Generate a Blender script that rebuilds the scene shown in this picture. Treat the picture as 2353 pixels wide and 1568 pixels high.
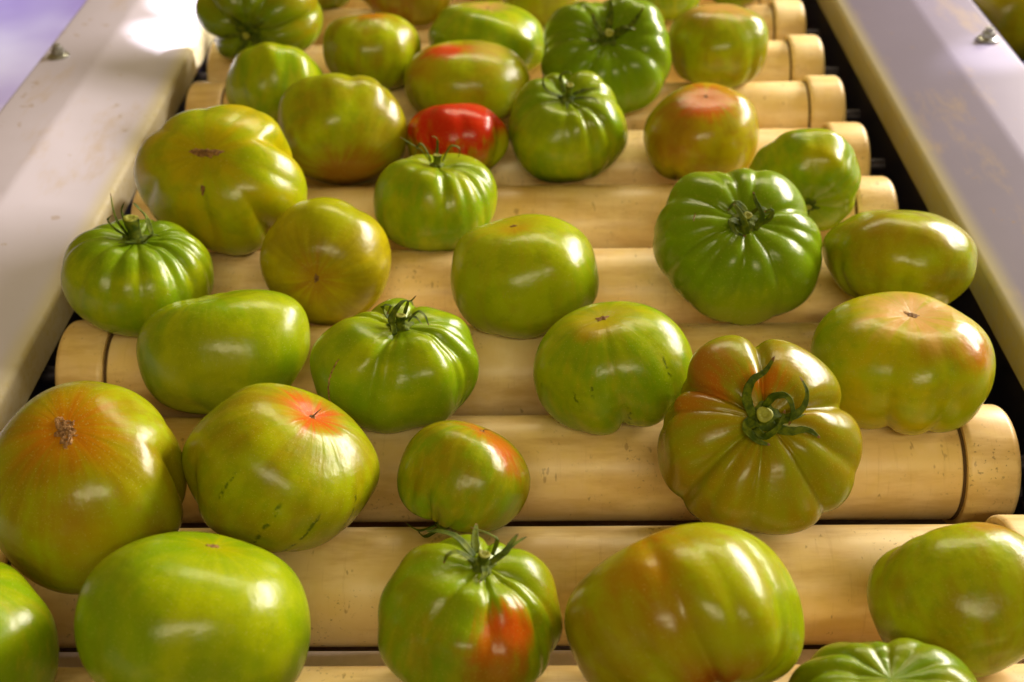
import bpy, bmesh, math, random
import numpy as np
from mathutils import Vector, Matrix
for o in list(bpy.data.objects): bpy.data.objects.remove(o)
scene = bpy.context.scene
COL = scene.collection
# ------------------------------------------------------------------ camera
camd = bpy.data.cameras.new('camera'); cam = bpy.data.objects.new('camera', camd); COL.objects.link(cam)
CR, CU, CF = Vector((0.9999, 0.00628, -0.01285)), Vector((0.00683, 0.58002, 0.81457)), Vector((-0.01257, 0.81458, -0.57992))
CLOC = Vector((0.00891, 0.0, 0.42878))
cam.matrix_world = Matrix(((CR.x, CU.x, -CF.x, CLOC.x), (CR.y, CU.y, -CF.y, CLOC.y), (CR.z, CU.z, -CF.z, CLOC.z), (0, 0, 0, 1)))
camd.sensor_width = 36; camd.lens = 2900.0 / 2353 * 36
camd.clip_start = .02; camd.clip_end = 60
camd.dof.use_dof = True; camd.dof.focus_distance = .575; camd.dof.aperture_fstop = 10.0
scene.camera = cam
# ------------------------------------------------------------------ light
w = bpy.data.worlds.new('World'); scene.world = w; w.use_nodes = True
bg = w.node_tree.nodes['Background']; bg.inputs[0].default_value = (1.0, .62, .13, 1); bg.inputs[1].default_value = .21
def area(name, loc, target, sx, sy, energy, col):
    l = bpy.data.lights.new(name, 'AREA'); l.shape = 'RECTANGLE'; l.size = sx; l.size_y = sy; l.energy = energy; l.color = col
    o = bpy.data.objects.new(name, l); COL.objects.link(o); o.location = loc
    d = Vector(target) - Vector(loc); o.rotation_euler = d.to_track_quat('-Z', 'Y').to_euler(); return o
area('rear_fluorescent_tube', (.3, 2.0, 1.35), (0, .5, 0), 1.3, .10, 13, (1, .86, .55))
area('window_daylight', (1.95, 1.95, .92), (0, .5, 0), 1.8, .6, 150, (1.0, .89, .74))
area('fluorescent_tube', (.18, -1.0, 1.28), (0.02, .5, .05), 1.15, .06, 14, (1, .86, .52))
def sun_shaft(name, loc, target, deg, e, blend=.3):
    l = bpy.data.lights.new(name, 'SPOT'); l.energy = e; l.spot_size = math.radians(deg); l.spot_blend = blend; l.shadow_soft_size = .012
    l.color = (1, .96, .88); o = bpy.data.objects.new(name, l); COL.objects.link(o); o.location = loc
    d = Vector(target) - Vector(loc); o.rotation_euler = d.to_track_quat('-Z', 'Y').to_euler()
area('floor_fill_lamp', (-1.75, 3.6, -.12), (-1.75, 3.6, -.75), 1.2, 1.6, 9, (.70, .76, 1.0))  # added lamp just above the floor, only to brighten its lilac corner
for y_ in (.985, 1.05):
    sun_shaft('sun_shaft_left', (1.0, y_ + .4, 1.6), (-.276, y_, .036), 1.8, 700, .25)
sun_shaft('sun_shaft_right', (1.9, 1.9, 1.4), (.365, .895, .053), 1.7, 420, .6)
scene.view_settings.view_transform = 'Standard'; scene.view_settings.look = 'None'
scene.view_settings.exposure = 0.0; scene.view_settings.gamma = 1.0
# ------------------------------------------------------------------ materials
def newmat(name):
    m = bpy.data.materials.new(name); m.use_nodes = True; nt = m.node_tree
    return m, nt, nt.nodes['Principled BSDF']
def N(nt, typ, **kw):
    n = nt.nodes.new(typ)
    for k, v in kw.items():
        if k.startswith('i_'): n.inputs[k[2:].replace('_', ' ')].default_value = v
        elif k[:1] == 'p' and k[1:].isdigit(): n.inputs[int(k[1:])].default_value = v
        else: setattr(n, k, v)
    return n
def math_n(nt, op, a, b=None, c=None):
    n = nt.nodes.new('ShaderNodeMath'); n.operation = op
    for i, v in enumerate((a, b, c)):
        if v is None: continue
        if isinstance(v, (int, float)): n.inputs[i].default_value = v
        else: nt.links.new(v, n.inputs[i])
    return n.outputs[0]
def mixc(nt, fac, a, b, mode='MIX'):
    n = nt.nodes.new('ShaderNodeMix'); n.data_type = 'RGBA'; n.blend_type = mode
    for s, v in ((n.inputs[0], fac), (n.inputs[6], a), (n.inputs[7], b)):
        if isinstance(v, (int, float)): s.default_value = v
        elif isinstance(v, tuple): s.default_value = (*v, 1) if len(v) == 3 else v
        else: nt.links.new(v, s)
    return n.outputs[2]
def sstep(nt, v, a, b):
    n = nt.nodes.new('ShaderNodeMapRange'); n.interpolation_type = 'SMOOTHSTEP'
    nt.links.new(v, n.inputs[0]); n.inputs[1].default_value = a; n.inputs[2].default_value = b
    return n.outputs[0]
def noise(nt, vec, scale, detail=3, rough=.5, seed=0.0, d4=True):
    n = nt.nodes.new('ShaderNodeTexNoise'); n.noise_dimensions = '4D'
    n.inputs['Scale'].default_value = scale; n.inputs['Detail'].default_value = detail; n.inputs['Roughness'].default_value = rough
    n.inputs['W'].default_value = seed
    if vec is not None: nt.links.new(vec, n.inputs['Vector'])
    return n.outputs[0]
def scalev(nt, vec, s):
    n = nt.nodes.new('ShaderNodeVectorMath'); n.operation = 'MULTIPLY'; nt.links.new(vec, n.inputs[0]); n.inputs[1].default_value = s
    return n.outputs[0]

def tomato_material(key, c):
    m, nt, bs = newmat('tomato_skin_' + key)
    sd = (hash_num(key) % 97) * 1.37
    at = N(nt, 'ShaderNodeAttribute', attribute_name='pdir'); P = at.outputs['Vector']
    sx = N(nt, 'ShaderNodeSeparateXYZ'); nt.links.new(P, sx.inputs[0]); X, Y, Z = sx.outputs
    rho = math_n(nt, 'MAXIMUM', math_n(nt, 'SQRT', math_n(nt, 'ADD', math_n(nt, 'MULTIPLY', X, X), math_n(nt, 'MULTIPLY', Y, Y))), .02)
    cv = N(nt, 'ShaderNodeCombineXYZ'); nt.links.new(math_n(nt, 'DIVIDE', X, rho), cv.inputs[0]); nt.links.new(math_n(nt, 'DIVIDE', Y, rho), cv.inputs[1]); nt.links.new(math_n(nt, 'MULTIPLY', Z, .38), cv.inputs[2])
    LON = cv.outputs[0]
    lon = noise(nt, LON, 2.1, 3, .55, sd)
    lonf = noise(nt, LON, 7.5, 3, .6, sd + 3)
    blot = noise(nt, P, 1.5, 3, .55, sd + 9)
    f1 = sstep(nt, math_n(nt, 'ADD', math_n(nt, 'MULTIPLY', lon, .6), math_n(nt, 'MULTIPLY', blot, .5)),   .44, .66)
    col = mixc(nt, f1, c['a'], c['b'])
    mo = noise(nt, P, 4.2, 4, .6, sd + 20)
    col = mixc(nt, math_n(nt, 'MULTIPLY', sstep(nt, mo, .47, .64), .38), col, c.get('mot', (.17, .235, .001)))
    # fine longitudinal fleck
    col = mixc(nt, math_n(nt, 'MULTIPLY', sstep(nt, lonf, .46, .66), c.get('fa', .42)), col, c.get('fleck', (.33, .31, .006)))
    # green shoulder on the stem side
    sh, samt, sz0, sz1 = c.get('sh', ((.07, .16, .006), 0, .2, .8))
    if samt:
        zz = math_n(nt, 'ADD', math_n(nt, 'MULTIPLY', Z, c.get('shs', 1.0)), math_n(nt, 'MULTIPLY', math_n(nt, 'SUBTRACT', lonf, .5), .75))
        col = mixc(nt, math_n(nt, 'MULTIPLY', sstep(nt, zz, sz0, sz1), samt), col, sh)
    # ripening patches
    for (d, r0, r1, pc, amt) in c.get('pat', []):
        vm = N(nt, 'ShaderNodeVectorMath', operation='DOT_PRODUCT'); nt.links.new(P, vm.inputs[0]); vm.inputs[1].default_value = Vector(d).normalized()
        an = math_n(nt, 'ARCCOSINE', math_n(nt, 'MINIMUM', vm.outputs['Value'], .9999))
        an = math_n(nt, 'ADD', an, math_n(nt, 'MULTIPLY', math_n(nt, 'SUBTRACT', lonf, .5), .95 * r1))
        an = math_n(nt, 'ADD', an, math_n(nt, 'MULTIPLY', math_n(nt, 'SUBTRACT', blot, .5), .8 * r1))
        k = math_n(nt, 'SUBTRACT', 1.0, sstep(nt, an, r0, r1))
        col = mixc(nt, math_n(nt, 'MULTIPLY', k, amt), col, pc)
    # tint radiating from the visible pole
    pt = c.get('pole')
    if pt:
        pc, r1, amt = pt
        rr = math_n(nt, 'ADD', math_n(nt, 'ARCCOSINE', math_n(nt, 'MINIMUM', Z, .9999)), math_n(nt, 'MULTIPLY', math_n(nt, 'SUBTRACT', noise(nt, LON, 3.8, 2, .55, sd + 5), .5), c.get('ray', 1.7) * r1))
        k = math_n(nt, 'SUBTRACT', 1.0, sstep(nt, rr, .02, r1))
        col = mixc(nt, math_n(nt, 'MULTIPLY', k, amt), col, pc)
    # broken dark green veins
    if c.get('vein'):
        ang = N(nt, 'ShaderNodeMath', operation='ARCTAN2'); nt.links.new(Y, ang.inputs[0]); nt.links.new(X, ang.inputs[1])
        wob = math_n(nt, 'MULTIPLY', math_n(nt, 'SUBTRACT', noise(nt, P, 5, 3, .6, sd + 2), .5), .16)
        for (deg, z0, z1) in c['vein']:
            dd = math_n(nt, 'ABSOLUTE', math_n(nt, 'ADD', math_n(nt, 'SUBTRACT', ang.outputs[0], math.radians(deg)), wob))
            k = math_n(nt, 'SUBTRACT', 1.0, sstep(nt, dd, .002, .03))
            k = math_n(nt, 'MULTIPLY', k, sstep(nt, noise(nt, P, 13, 2, .5, sd + deg), .42, .56))
            k = math_n(nt, 'MULTIPLY', k, math_n(nt, 'MULTIPLY', sstep(nt, Z, z0, z0 + .08), math_n(nt, 'SUBTRACT', 1.0, sstep(nt, Z, z1 - .08, z1))))
            col = mixc(nt, math_n(nt, 'MULTIPLY', k, .75), col, (.035, .07, .004))
    # tiny pale hairs and specks
    sp_ = sstep(nt, noise(nt, P, 60, 3, .7, sd), .585, .66)
    col = mixc(nt, math_n(nt, 'MULTIPLY', sp_, .42), col, (.50, .47, .10))
    nt.links.new(col, bs.inputs['Base Color'])
    b1 = N(nt, 'ShaderNodeBump', i_Strength=.25, i_Distance=.00018); nt.links.new(noise(nt, P, 85, 4, .7, sd), b1.inputs['Height'])
    b2 = N(nt, 'ShaderNodeBump', i_Strength=.3, i_Distance=.0012); nt.links.new(math_n(nt, 'ADD', noise(nt, P, 5.5, 2, .5, sd + 1), math_n(nt, 'MULTIPLY', noise(nt, LON, 9, 2, .5, sd), .4)), b2.inputs['Height']); nt.links.new(b1.outputs[0], b2.inputs['Normal'])
    nt.links.new(b2.outputs[0], bs.inputs['Normal'])
    rg = N(nt, 'ShaderNodeMapRange', p3=.18, p4=.29); nt.links.new(noise(nt, P, 9, 3, .6, sd + 4), rg.inputs[0]); nt.links.new(rg.outputs[0], bs.inputs['Roughness'])
    bs.inputs['Specular IOR Level'].default_value = .32
    bs.inputs['Subsurface Weight'].default_value = c.get('sss', .06); bs.inputs['Subsurface Radius'].default_value = (1, .75, .12); bs.inputs['Subsurface Scale'].default_value = .008
    return m
def hash_num(s):
    h = 7
    for ch in s: h = (h * 31 + ord(ch)) % 100003
    return h

def simple_mat(name, base, rough=.5, metal=0.0, var=.25, scale=30, dark=None, bump=0.0, spec=.5):
    m, nt, bs = newmat(name)
    tc = N(nt, 'ShaderNodeTexCoord')
    nn = noise(nt, tc.outputs['Object'], scale, 4, .6)
    d = dark or tuple(v * (1 - var) for v in base)
    nt.links.new(mixc(nt, sstep(nt, nn, .35, .7), d, base), bs.inputs['Base Color'])
    bs.inputs['Roughness'].default_value = rough; bs.inputs['Metallic'].default_value = metal; bs.inputs['Specular IOR Level'].default_value = spec
    if bump:
        b = N(nt, 'ShaderNodeBump', i_Strength=.6, i_Distance=bump); nt.links.new(noise(nt, tc.outputs['Object'], scale * 3, 4, .65, 2), b.inputs['Height']); nt.links.new(b.outputs[0], bs.inputs['Normal'])
    return m

def roller_material():
    m, nt, bs = newmat('cream_roller_plastic')
    tc = N(nt, 'ShaderNodeTexCoord'); oi = N(nt, 'ShaderNodeObjectInfo')
    ofs = N(nt, 'ShaderNodeVectorMath', operation='ADD'); nt.links.new(tc.outputs['Object'], ofs.inputs[0])
    cb = N(nt, 'ShaderNodeCombineXYZ'); nt.links.new(math_n(nt, 'MULTIPLY', oi.outputs['Random'], 7.0), cb.inputs[0]); nt.links.new(cb.outputs[0], ofs.inputs[1])
    V = ofs.outputs[0]
    base = mixc(nt, sstep(nt, noise(nt, V, 14, 4, .6), .35, .7), (.84, .595, .27), (.94, .75, .46))
    base = mixc(nt, math_n(nt, 'MULTIPLY', sstep(nt, noise(nt, V, 38, 4, .65, 12), .44, .62), .35), base, (.80, .58, .14))
    # wide worn stains, lengthways rubbed bands
    st = noise(nt, scalev(nt, V, (9, 40, 40)), 1, 5, .65, 1)
    base = mixc(nt, math_n(nt, 'MULTIPLY', sstep(nt, st, .45, .62), .55), base, (.52, .30, .075))
    # circumferential scuffs
    sc = noise(nt, scalev(nt, V, (420, 26, 26)), 1, 4, .7, 2)
    base = mixc(nt, math_n(nt, 'MULTIPLY', sstep(nt, sc, .56, .70), .18), base, (.42, .22, .05))
    # brown dirt specks in clusters
    cl = sstep(nt, noise(nt, V, 22, 3, .6, 5), .47, .62)
    d1 = sstep(nt, noise(nt, V, 480, 3, .65, 6), .60, .655)
    base = mixc(nt, math_n(nt, 'MULTIPLY', math_n(nt, 'MULTIPLY', d1, cl), .6), base, (.13, .055, .012))
    d2 = sstep(nt, noise(nt, scalev(nt, V, (1, .45, .45)), 150, 3, .6, 8), .655, .70)
    base = mixc(nt, math_n(nt, 'MULTIPLY', d2, .5), base, (.20, .09, .02))
    base = mixc(nt, math_n(nt, 'MULTIPLY', oi.outputs['Random'], .14), base, (.60, .42, .17))
    nt.links.new(base, bs.inputs['Base Color'])
    rg = N(nt, 'ShaderNodeMapRange', p3=.28, p4=.5); nt.links.new(noise(nt, V, 60, 4, .6, 4), rg.inputs[0]); nt.links.new(rg.outputs[0], bs.inputs['Roughness'])
    b = N(nt, 'ShaderNodeBump', i_Strength=.2, i_Distance=.00015); nt.links.new(noise(nt, scalev(nt, V, (300, 60, 60)), 1, 5, .7, 3), b.inputs['Height']); nt.links.new(b.outputs[0], bs.inputs['Normal'])
    bs.inputs['Subsurface Weight'].default_value = .08; bs.inputs['Subsurface Radius'].default_value = (1, .7, .3); bs.inputs['Subsurface Scale'].default_value = .004
    return m

def rail_material(name, lipx, sgn, tint):
    m, nt, bs = newmat(name)
    tc = N(nt, 'ShaderNodeTexCoord'); V = tc.outputs['Object']
    sx = N(nt, 'ShaderNodeSeparateXYZ'); nt.links.new(V, sx.inputs[0])
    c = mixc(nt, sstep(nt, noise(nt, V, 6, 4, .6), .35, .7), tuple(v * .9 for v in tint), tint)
    # brown smears and rubbed dirt
    c = mixc(nt, math_n(nt, 'MULTIPLY', sstep(nt, noise(nt, scalev(nt, V, (22, 7, 22)), 1, 5, .7, 4), .52, .68), .5), c, (.42, .31, .20))
    c = mixc(nt, math_n(nt, 'MULTIPLY', sstep(nt, noise(nt, V, 75, 3, .6, 7), .64, .69), .45), c, (.30, .20, .12))
    # grime ground into the folded edge, plus painted yellow bounce light beside it
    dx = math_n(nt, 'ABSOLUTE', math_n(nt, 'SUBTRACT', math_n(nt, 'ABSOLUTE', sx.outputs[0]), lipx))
    nn = noise(nt, V, 120, 4, .7, 2)
    k = math_n(nt, 'MULTIPLY', math_n(nt, 'SUBTRACT', 1.0, sstep(nt, dx, .0, .005)), sstep(nt, nn, .44, .60))
    c = mixc(nt, math_n(nt, 'MULTIPLY', k, .45), c, (.30, .19, .03))
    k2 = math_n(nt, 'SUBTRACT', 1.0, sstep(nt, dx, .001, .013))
    c = mixc(nt, math_n(nt, 'MULTIPLY', k2, .55), c, (.56, .49, .17))  # wider yellow-olive band: grime and bounced light at the lip, put into the colour
    nt.links.new(c, bs.inputs['Base Color']); bs.inputs['Roughness'].default_value = .5; bs.inputs['Specular IOR Level'].default_value = .35
    b = N(nt, 'ShaderNodeBump', i_Strength=.2, i_Distance=.0006); nt.links.new(noise(nt, V, 45, 4, .6, 3), b.inputs['Height']); nt.links.new(b.outputs[0], bs.inputs['Normal'])
    return m
M_ROLL = roller_material()
M_GRIME = simple_mat('joint_grime', (.10, .05, .012), .8)
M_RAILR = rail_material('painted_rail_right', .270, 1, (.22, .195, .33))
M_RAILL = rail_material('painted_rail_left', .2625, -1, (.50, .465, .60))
M_ZINC = simple_mat('zinc_bolt', (.55, .56, .55), .32, .85, .35, 300)
M_DARK = simple_mat('dark_pan_steel', (.0035, .003, .010), .6, 0, .4, 18)
M_PAN = simple_mat('brown_pan', (.10, .03, .008), .6, 0, .5, 12)  # dark brown tone that shows in the gaps between rollers
M_PLATE = simple_mat('navy_gap_shade', (.006, .006, .035), .5, 0, .4, 30)  # near-black navy: darkness of the side gap put into the colour
M_CHAIN = simple_mat('oily_chain_steel', (.035, .028, .045), .42, .6, .5, 200)
M_BAR = simple_mat('crossbar_paint', (.80, .70, .95), .45, 0, .2, 60)
M_FLOOR = simple_mat('lilac_hall_floor', (.80, .78, 1.0), .6, 0, .3, 1.1, dark=(.36, .26, .66))
M_CRATE = simple_mat('navy_crate_plastic', (.045, .04, .20), .4, 0, .3, 30)
M_SEPAL = simple_mat('sepal_green', (.13, .165, .004), .62, 0, .3, 260, dark=(.035, .065, .002), bump=.0005, spec=.2)
M_STUB = simple_mat('stem_cut', (.32, .34, .03), .6, 0, .3, 300, bump=.0005)
M_TIP = simple_mat('dry_sepal_tip', (.20, .09, .02), .7, 0, .3, 300)
M_CORK = simple_mat('corky_scar', (.50, .27, .10), .75, 0, .5, 420, dark=(.16, .07, .02), bump=.0016)
M_SCAR = simple_mat('brown_scar', (.38, .20, .05), .8, 0, .5, 500, dark=(.13, .06, .015), bump=.001)
# ------------------------------------------------------------------ helpers
def link(name, me, mat, parent=None, loc=None):
    if isinstance(me, bmesh.types.BMesh):
        b = me; me = bpy.data.meshes.new(name); b.to_mesh(me); b.free()
    if mat and not me.materials: me.materials.append(mat)
    o = bpy.data.objects.new(name, me); COL.objects.link(o)
    if parent: o.parent = parent
    if loc is not None: o.location = loc
    return o
def pyd(name, verts, faces, smooth=True):
    me = bpy.data.meshes.new(name); me.from_pydata([tuple(v) for v in verts], [], faces); me.update()
    if smooth:
        for p in me.polygons: p.use_smooth = True
    return me
def tag(o, label, cat, group=None, kind=None):
    if label: o['label'] = label
    if cat: o['category'] = cat
    if group: o['group'] = group
    if kind: o['kind'] = kind
def empty(name, loc):
    o = bpy.data.objects.new(name, None); COL.objects.link(o); o.location = loc; o.empty_display_size = .02; return o
def lathe_x(name, prof, seg=72, flip=False):
    """prof: list of (x, r) revolved about the X axis"""
    vs, fs = [], []
    for (x, r) in prof:
        for k in range(seg):
            a = 2 * math.pi * k / seg; vs.append((x, r * math.cos(a), r * math.sin(a)))
    for i in range(len(prof) - 1):
        for k in range(seg):
            k2 = (k + 1) % seg; f = (i * seg + k, (i + 1) * seg + k, (i + 1) * seg + k2, i * seg + k2)
            fs.append(f if not flip else f[::-1])
    return pyd(name, vs, fs)
def autosmooth(me, ang=35):
    bm = bmesh.new(); bm.from_mesh(me)
    bmesh.ops.recalc_face_normals(bm, faces=bm.faces)
    for e in bm.edges:
        if len(e.link_faces) == 2 and e.calc_face_angle(0) > math.radians(ang): e.smooth = False
    bm.to_mesh(me); bm.free(); return me
def box_mesh(name, x0, x1, y0, y1, z0, z1, bev=.001):
    bm = bmesh.new(); bmesh.ops.create_cube(bm, size=1)
    for v in bm.verts: v.co = Vector(((x0 + x1) / 2 + v.co.x * (x1 - x0), (y0 + y1) / 2 + v.co.y * (y1 - y0), (z0 + z1) / 2 + v.co.z * (z1 - z0)))
    if bev: bmesh.ops.bevel(bm, geom=list(bm.edges), offset=bev, segments=2, affect='EDGES')
    me = bpy.data.meshes.new(name); bm.to_mesh(me); bm.free(); return me
# ------------------------------------------------------------------ setting below and behind
fl = link('floor', box_mesh('floor', -9, 9, -4, 12, -.80, -.75, 0), M_FLOOR); tag(fl, None, None, kind='structure')
# ------------------------------------------------------------------ rollers
Y0, SP, RB, RC = 0.326051, 0.081861, 0.027061, 0.031381
XJ = .2232
tube_me = autosmooth(lathe_x('roller_tube', [(-XJ + .0012, .02), (-XJ + .0012, RB - .0006), (-XJ + .002, RB), (-.12, RB), (0, RB), (.12, RB), (XJ - .002, RB), (XJ - .0012, RB - .0006), (XJ - .0012, .02)], 96)); tube_me.materials.append(M_ROLL)
def cap_prof(s):
    p = [(XJ, .018), (XJ, RC - .0012), (XJ + .0011, RC - .0002), (XJ + .003, RC)]
    for k in range(1, 9):
        a = k / 8 * math.pi / 2; p.append((.2500 - .0055 + .0055 * math.sin(a), RC - .0055 + .0055 * math.cos(a)))
    p += [(.2500, .012), (.2492, .006), (.2492, .001)]
    return [(s * x, r) for x, r in p]
cap_me = {s: autosmooth(lathe_x('end_cap', cap_prof(s), 80), 40) for s in (-1, 1)}
grime_me = {s: autosmooth(lathe_x('joint_line', [(s * (XJ - .0014), RB - .001), (s * (XJ - .0012), RB + .00035), (s * (XJ + .0004), RB + .0004), (s * (XJ + .0004), RB - .001)], 80)) for s in (-1, 1)}
axle_me = autosmooth(lathe_x('axle', [(-.2665, .001), (-.2665, .0055), (.2665, .0055), (.2665, .001)], 16)); axle_me.materials.append(M_CHAIN)
for s in (-1, 1): cap_me[s].materials.append(M_ROLL); grime_me[s].materials.append(M_GRIME)
ROLL_LAB = {-1: 'cream plastic conveyor roller in front of the nearest tomatoes, below the photo edge', 0: 'nearest visible cream roller, a strip along the bottom edge under the pale cross bar', 1: 'speckled cream roller carrying the big plain green tomato and the spread-sepal tomato', 2: 'cream roller whose right cap shows full, under the bronze pumpkin-shaped tomato', 3: 'cream roller whose left cap sits below the spiky-calyx tomato at the left rail', 4: 'cream roller in the middle, showing beside the smooth pale green tomato', 5: 'cream roller directly behind the bright green tomato with thin curled calyx', 6: 'cream roller under the brownish-orange tomato, its right cap behind the lumpy one', 7: 'cream roller whose left cap shows above the double-lobed tomato', 8: 'cream roller below the olive-green pink-topped tomato near the far right', 9: 'cream roller with the farthest fully visible right cap, by the top edge', 10: 'cream roller mostly hidden under the tomatoes at the top edge of the photo', 11: 'cream roller just beyond the top edge of the photo', 12: 'farthest cream roller, second one beyond the top edge of the photo'}
rs = random.Random(5)
for i in range(-1, 13):
    if i in ROLL_LAB or True:
        t = empty('conveyor_roller', (0, Y0 + SP * i, 0)); t.rotation_euler = (rs.uniform(0, 6.28), 0, 0)
        tag(t, ROLL_LAB.get(i, 'cream plastic conveyor roller beyond the rows of tomatoes at the far end'), 'roller', 'cream plastic rollers of the conveyor')
        link('roller_tube', tube_me, None, t)
        for s in (-1, 1):
            c = link('end_cap', cap_me[s], None, t); link('joint_line', grime_me[s], None, c)
        link('axle', axle_me, None, t)
# ------------------------------------------------------------------ side rails
def rail(name, pts, mat, label, y0=-.25, y1=2.1, th=.0025, sgn=1):
    # rounded folded sheet, profile in XZ, swept along Y
    P = [Vector(p) for p in pts]; R = []
    for i, p in enumerate(P):
        if i in (0, len(P) - 1): R.append(p); continue
        a = (P[i - 1] - p).normalized(); b = (P[i + 1] - p).normalized(); r = .0035
        for k in range(7):
            t = k / 6; q = (p + a * r) * (1 - t) ** 2 + p * 2 * t * (1 - t) + (p + b * r) * t * t; R.append(q)
    nrm = []
    for i in range(len(R)):
        d = (R[min(i + 1, len(R) - 1)] - R[max(i - 1, 0)]).normalized(); nrm.append(Vector((d.y, -d.x)) * sgn)
    loop = R + [R[i] + nrm[i] * th for i in range(len(R) - 1, -1, -1)]
    ys = [y0 + (y1 - y0) * k / 40 for k in range(41)]
    n = len(loop); vs = [(q.x, y, q.y) for y in ys for q in loop]
    fs = [(j * n + k, j * n + (k + 1) % n, (j + 1) * n + (k + 1) % n, (j + 1) * n + k) for j in range(40) for k in range(n)]
    fs += [tuple(range(n)), tuple(40 * n + k for k in range(n))]
    me = autosmooth(pyd('sheet', vs, fs), 50)
    t = empty(name, (pts[0][0], y0, -.1)); o = link('folded_sheet', me, mat, t); o.location = -t.location
    tag(t, label, 'rail'); return t
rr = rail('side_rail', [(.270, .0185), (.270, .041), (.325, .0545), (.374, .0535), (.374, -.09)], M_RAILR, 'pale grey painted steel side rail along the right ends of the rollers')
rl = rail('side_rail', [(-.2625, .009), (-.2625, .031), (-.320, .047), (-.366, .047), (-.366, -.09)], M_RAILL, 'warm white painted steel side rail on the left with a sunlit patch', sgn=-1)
def bolt(x, y, z, label):
    t = empty('hex_bolt', (x, y, z)); t.scale = (.85, .85, .75); tag(t, label, 'bolt', 'bolts on the conveyor rails')
    def disc(name, r0, r1, z0, z1, seg, bev, par):
        bm = bmesh.new(); bmesh.ops.create_cone(bm, cap_ends=True, segments=seg, radius1=r0, radius2=r1, depth=z1 - z0)
        for v in bm.verts: v.co.z += (z0 + z1) / 2
        bmesh.ops.bevel(bm, geom=[e for e in bm.edges], offset=bev, segments=2, affect='EDGES')
        return link(name, bm, M_ZINC, par)
    disc('washer', .0098, .0096, -.0002, .0016, 40, .0003, t)
    disc('flange_nut', .0088, .0066, .0016, .0032, 40, .0003, t)
    disc('hex_nut', .0066, .0060, .0032, .0085, 6, .0006, t)
    disc('threaded_end', .0038, .0036, .0085, .0125, 20, .0005, t)
bolt(.364 - .004, .917, .0545, 'zinc hex bolt in bright sun on the right rail')
bolt(-.352, .920, .047, 'zinc hex bolt on the left rail near its outer edge')
# drive chain, one per side
def chain(x, label):
    t = empty('drive_chain', (x, 0, -.02)); tag(t, label, 'chain', 'roller chains beside the conveyor rollers')
    bm = bmesh.new()
    for e in (-1, 1):
        c = bmesh.ops.create_cone(bm, cap_ends=True, segments=10, radius1=.0085, radius2=.0085, depth=.0022)
        for v in c['verts']: v.co = Vector((v.co.z, v.co.x + e * .0095, v.co.y))
    cu = bmesh.ops.create_cube(bm, size=1)
    for v in cu['verts']: v.co = Vector((v.co.x * .0018, v.co.y * .019, v.co.z * .010))
    me = bpy.data.meshes.new('chain_link'); bm.to_mesh(me); bm.free(); me.materials.append(M_CHAIN)
    for k in range(92):
        o = link('chain_link', me, None, t, (.0018 * (k % 2) * 1.6, .1 + k * .0192, 0))
chain(.2595, 'oily dark roller chain in the gap beside the right rail')
chain(-.2572, 'oily dark roller chain in the gap beside the left rail')
pan = link('drip_pan', box_mesh('drip_pan', -.371, .371, -.2, 2.05, -.14, -.13, .001), M_PAN, None); tag(pan, 'dark brown steel pan under the rollers, seen through the gaps', 'pan')
for sg in (-1, 1):
    wp = link('inner_side_plate', box_mesh('inner_side_plate', (.2745 if sg > 0 else -.2675) - .0012, (.2745 if sg > 0 else -.2675) + .0012, -.2, 2.05, -.1295, .026, .0005), M_PLATE); tag(wp, 'dark plate added to keep the gap dark below the lip of the ' + ('right' if sg > 0 else 'left') + ' rail', 'plate')  # plates added so the side gaps stay dark
bar = link('cross_bar', box_mesh('cross_bar', -.212, .2535, .360, .3825, -.032, -.0135, .0012), M_BAR, None); tag(bar, 'pale painted steel cross bar showing between the two nearest rollers', 'bar')
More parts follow.
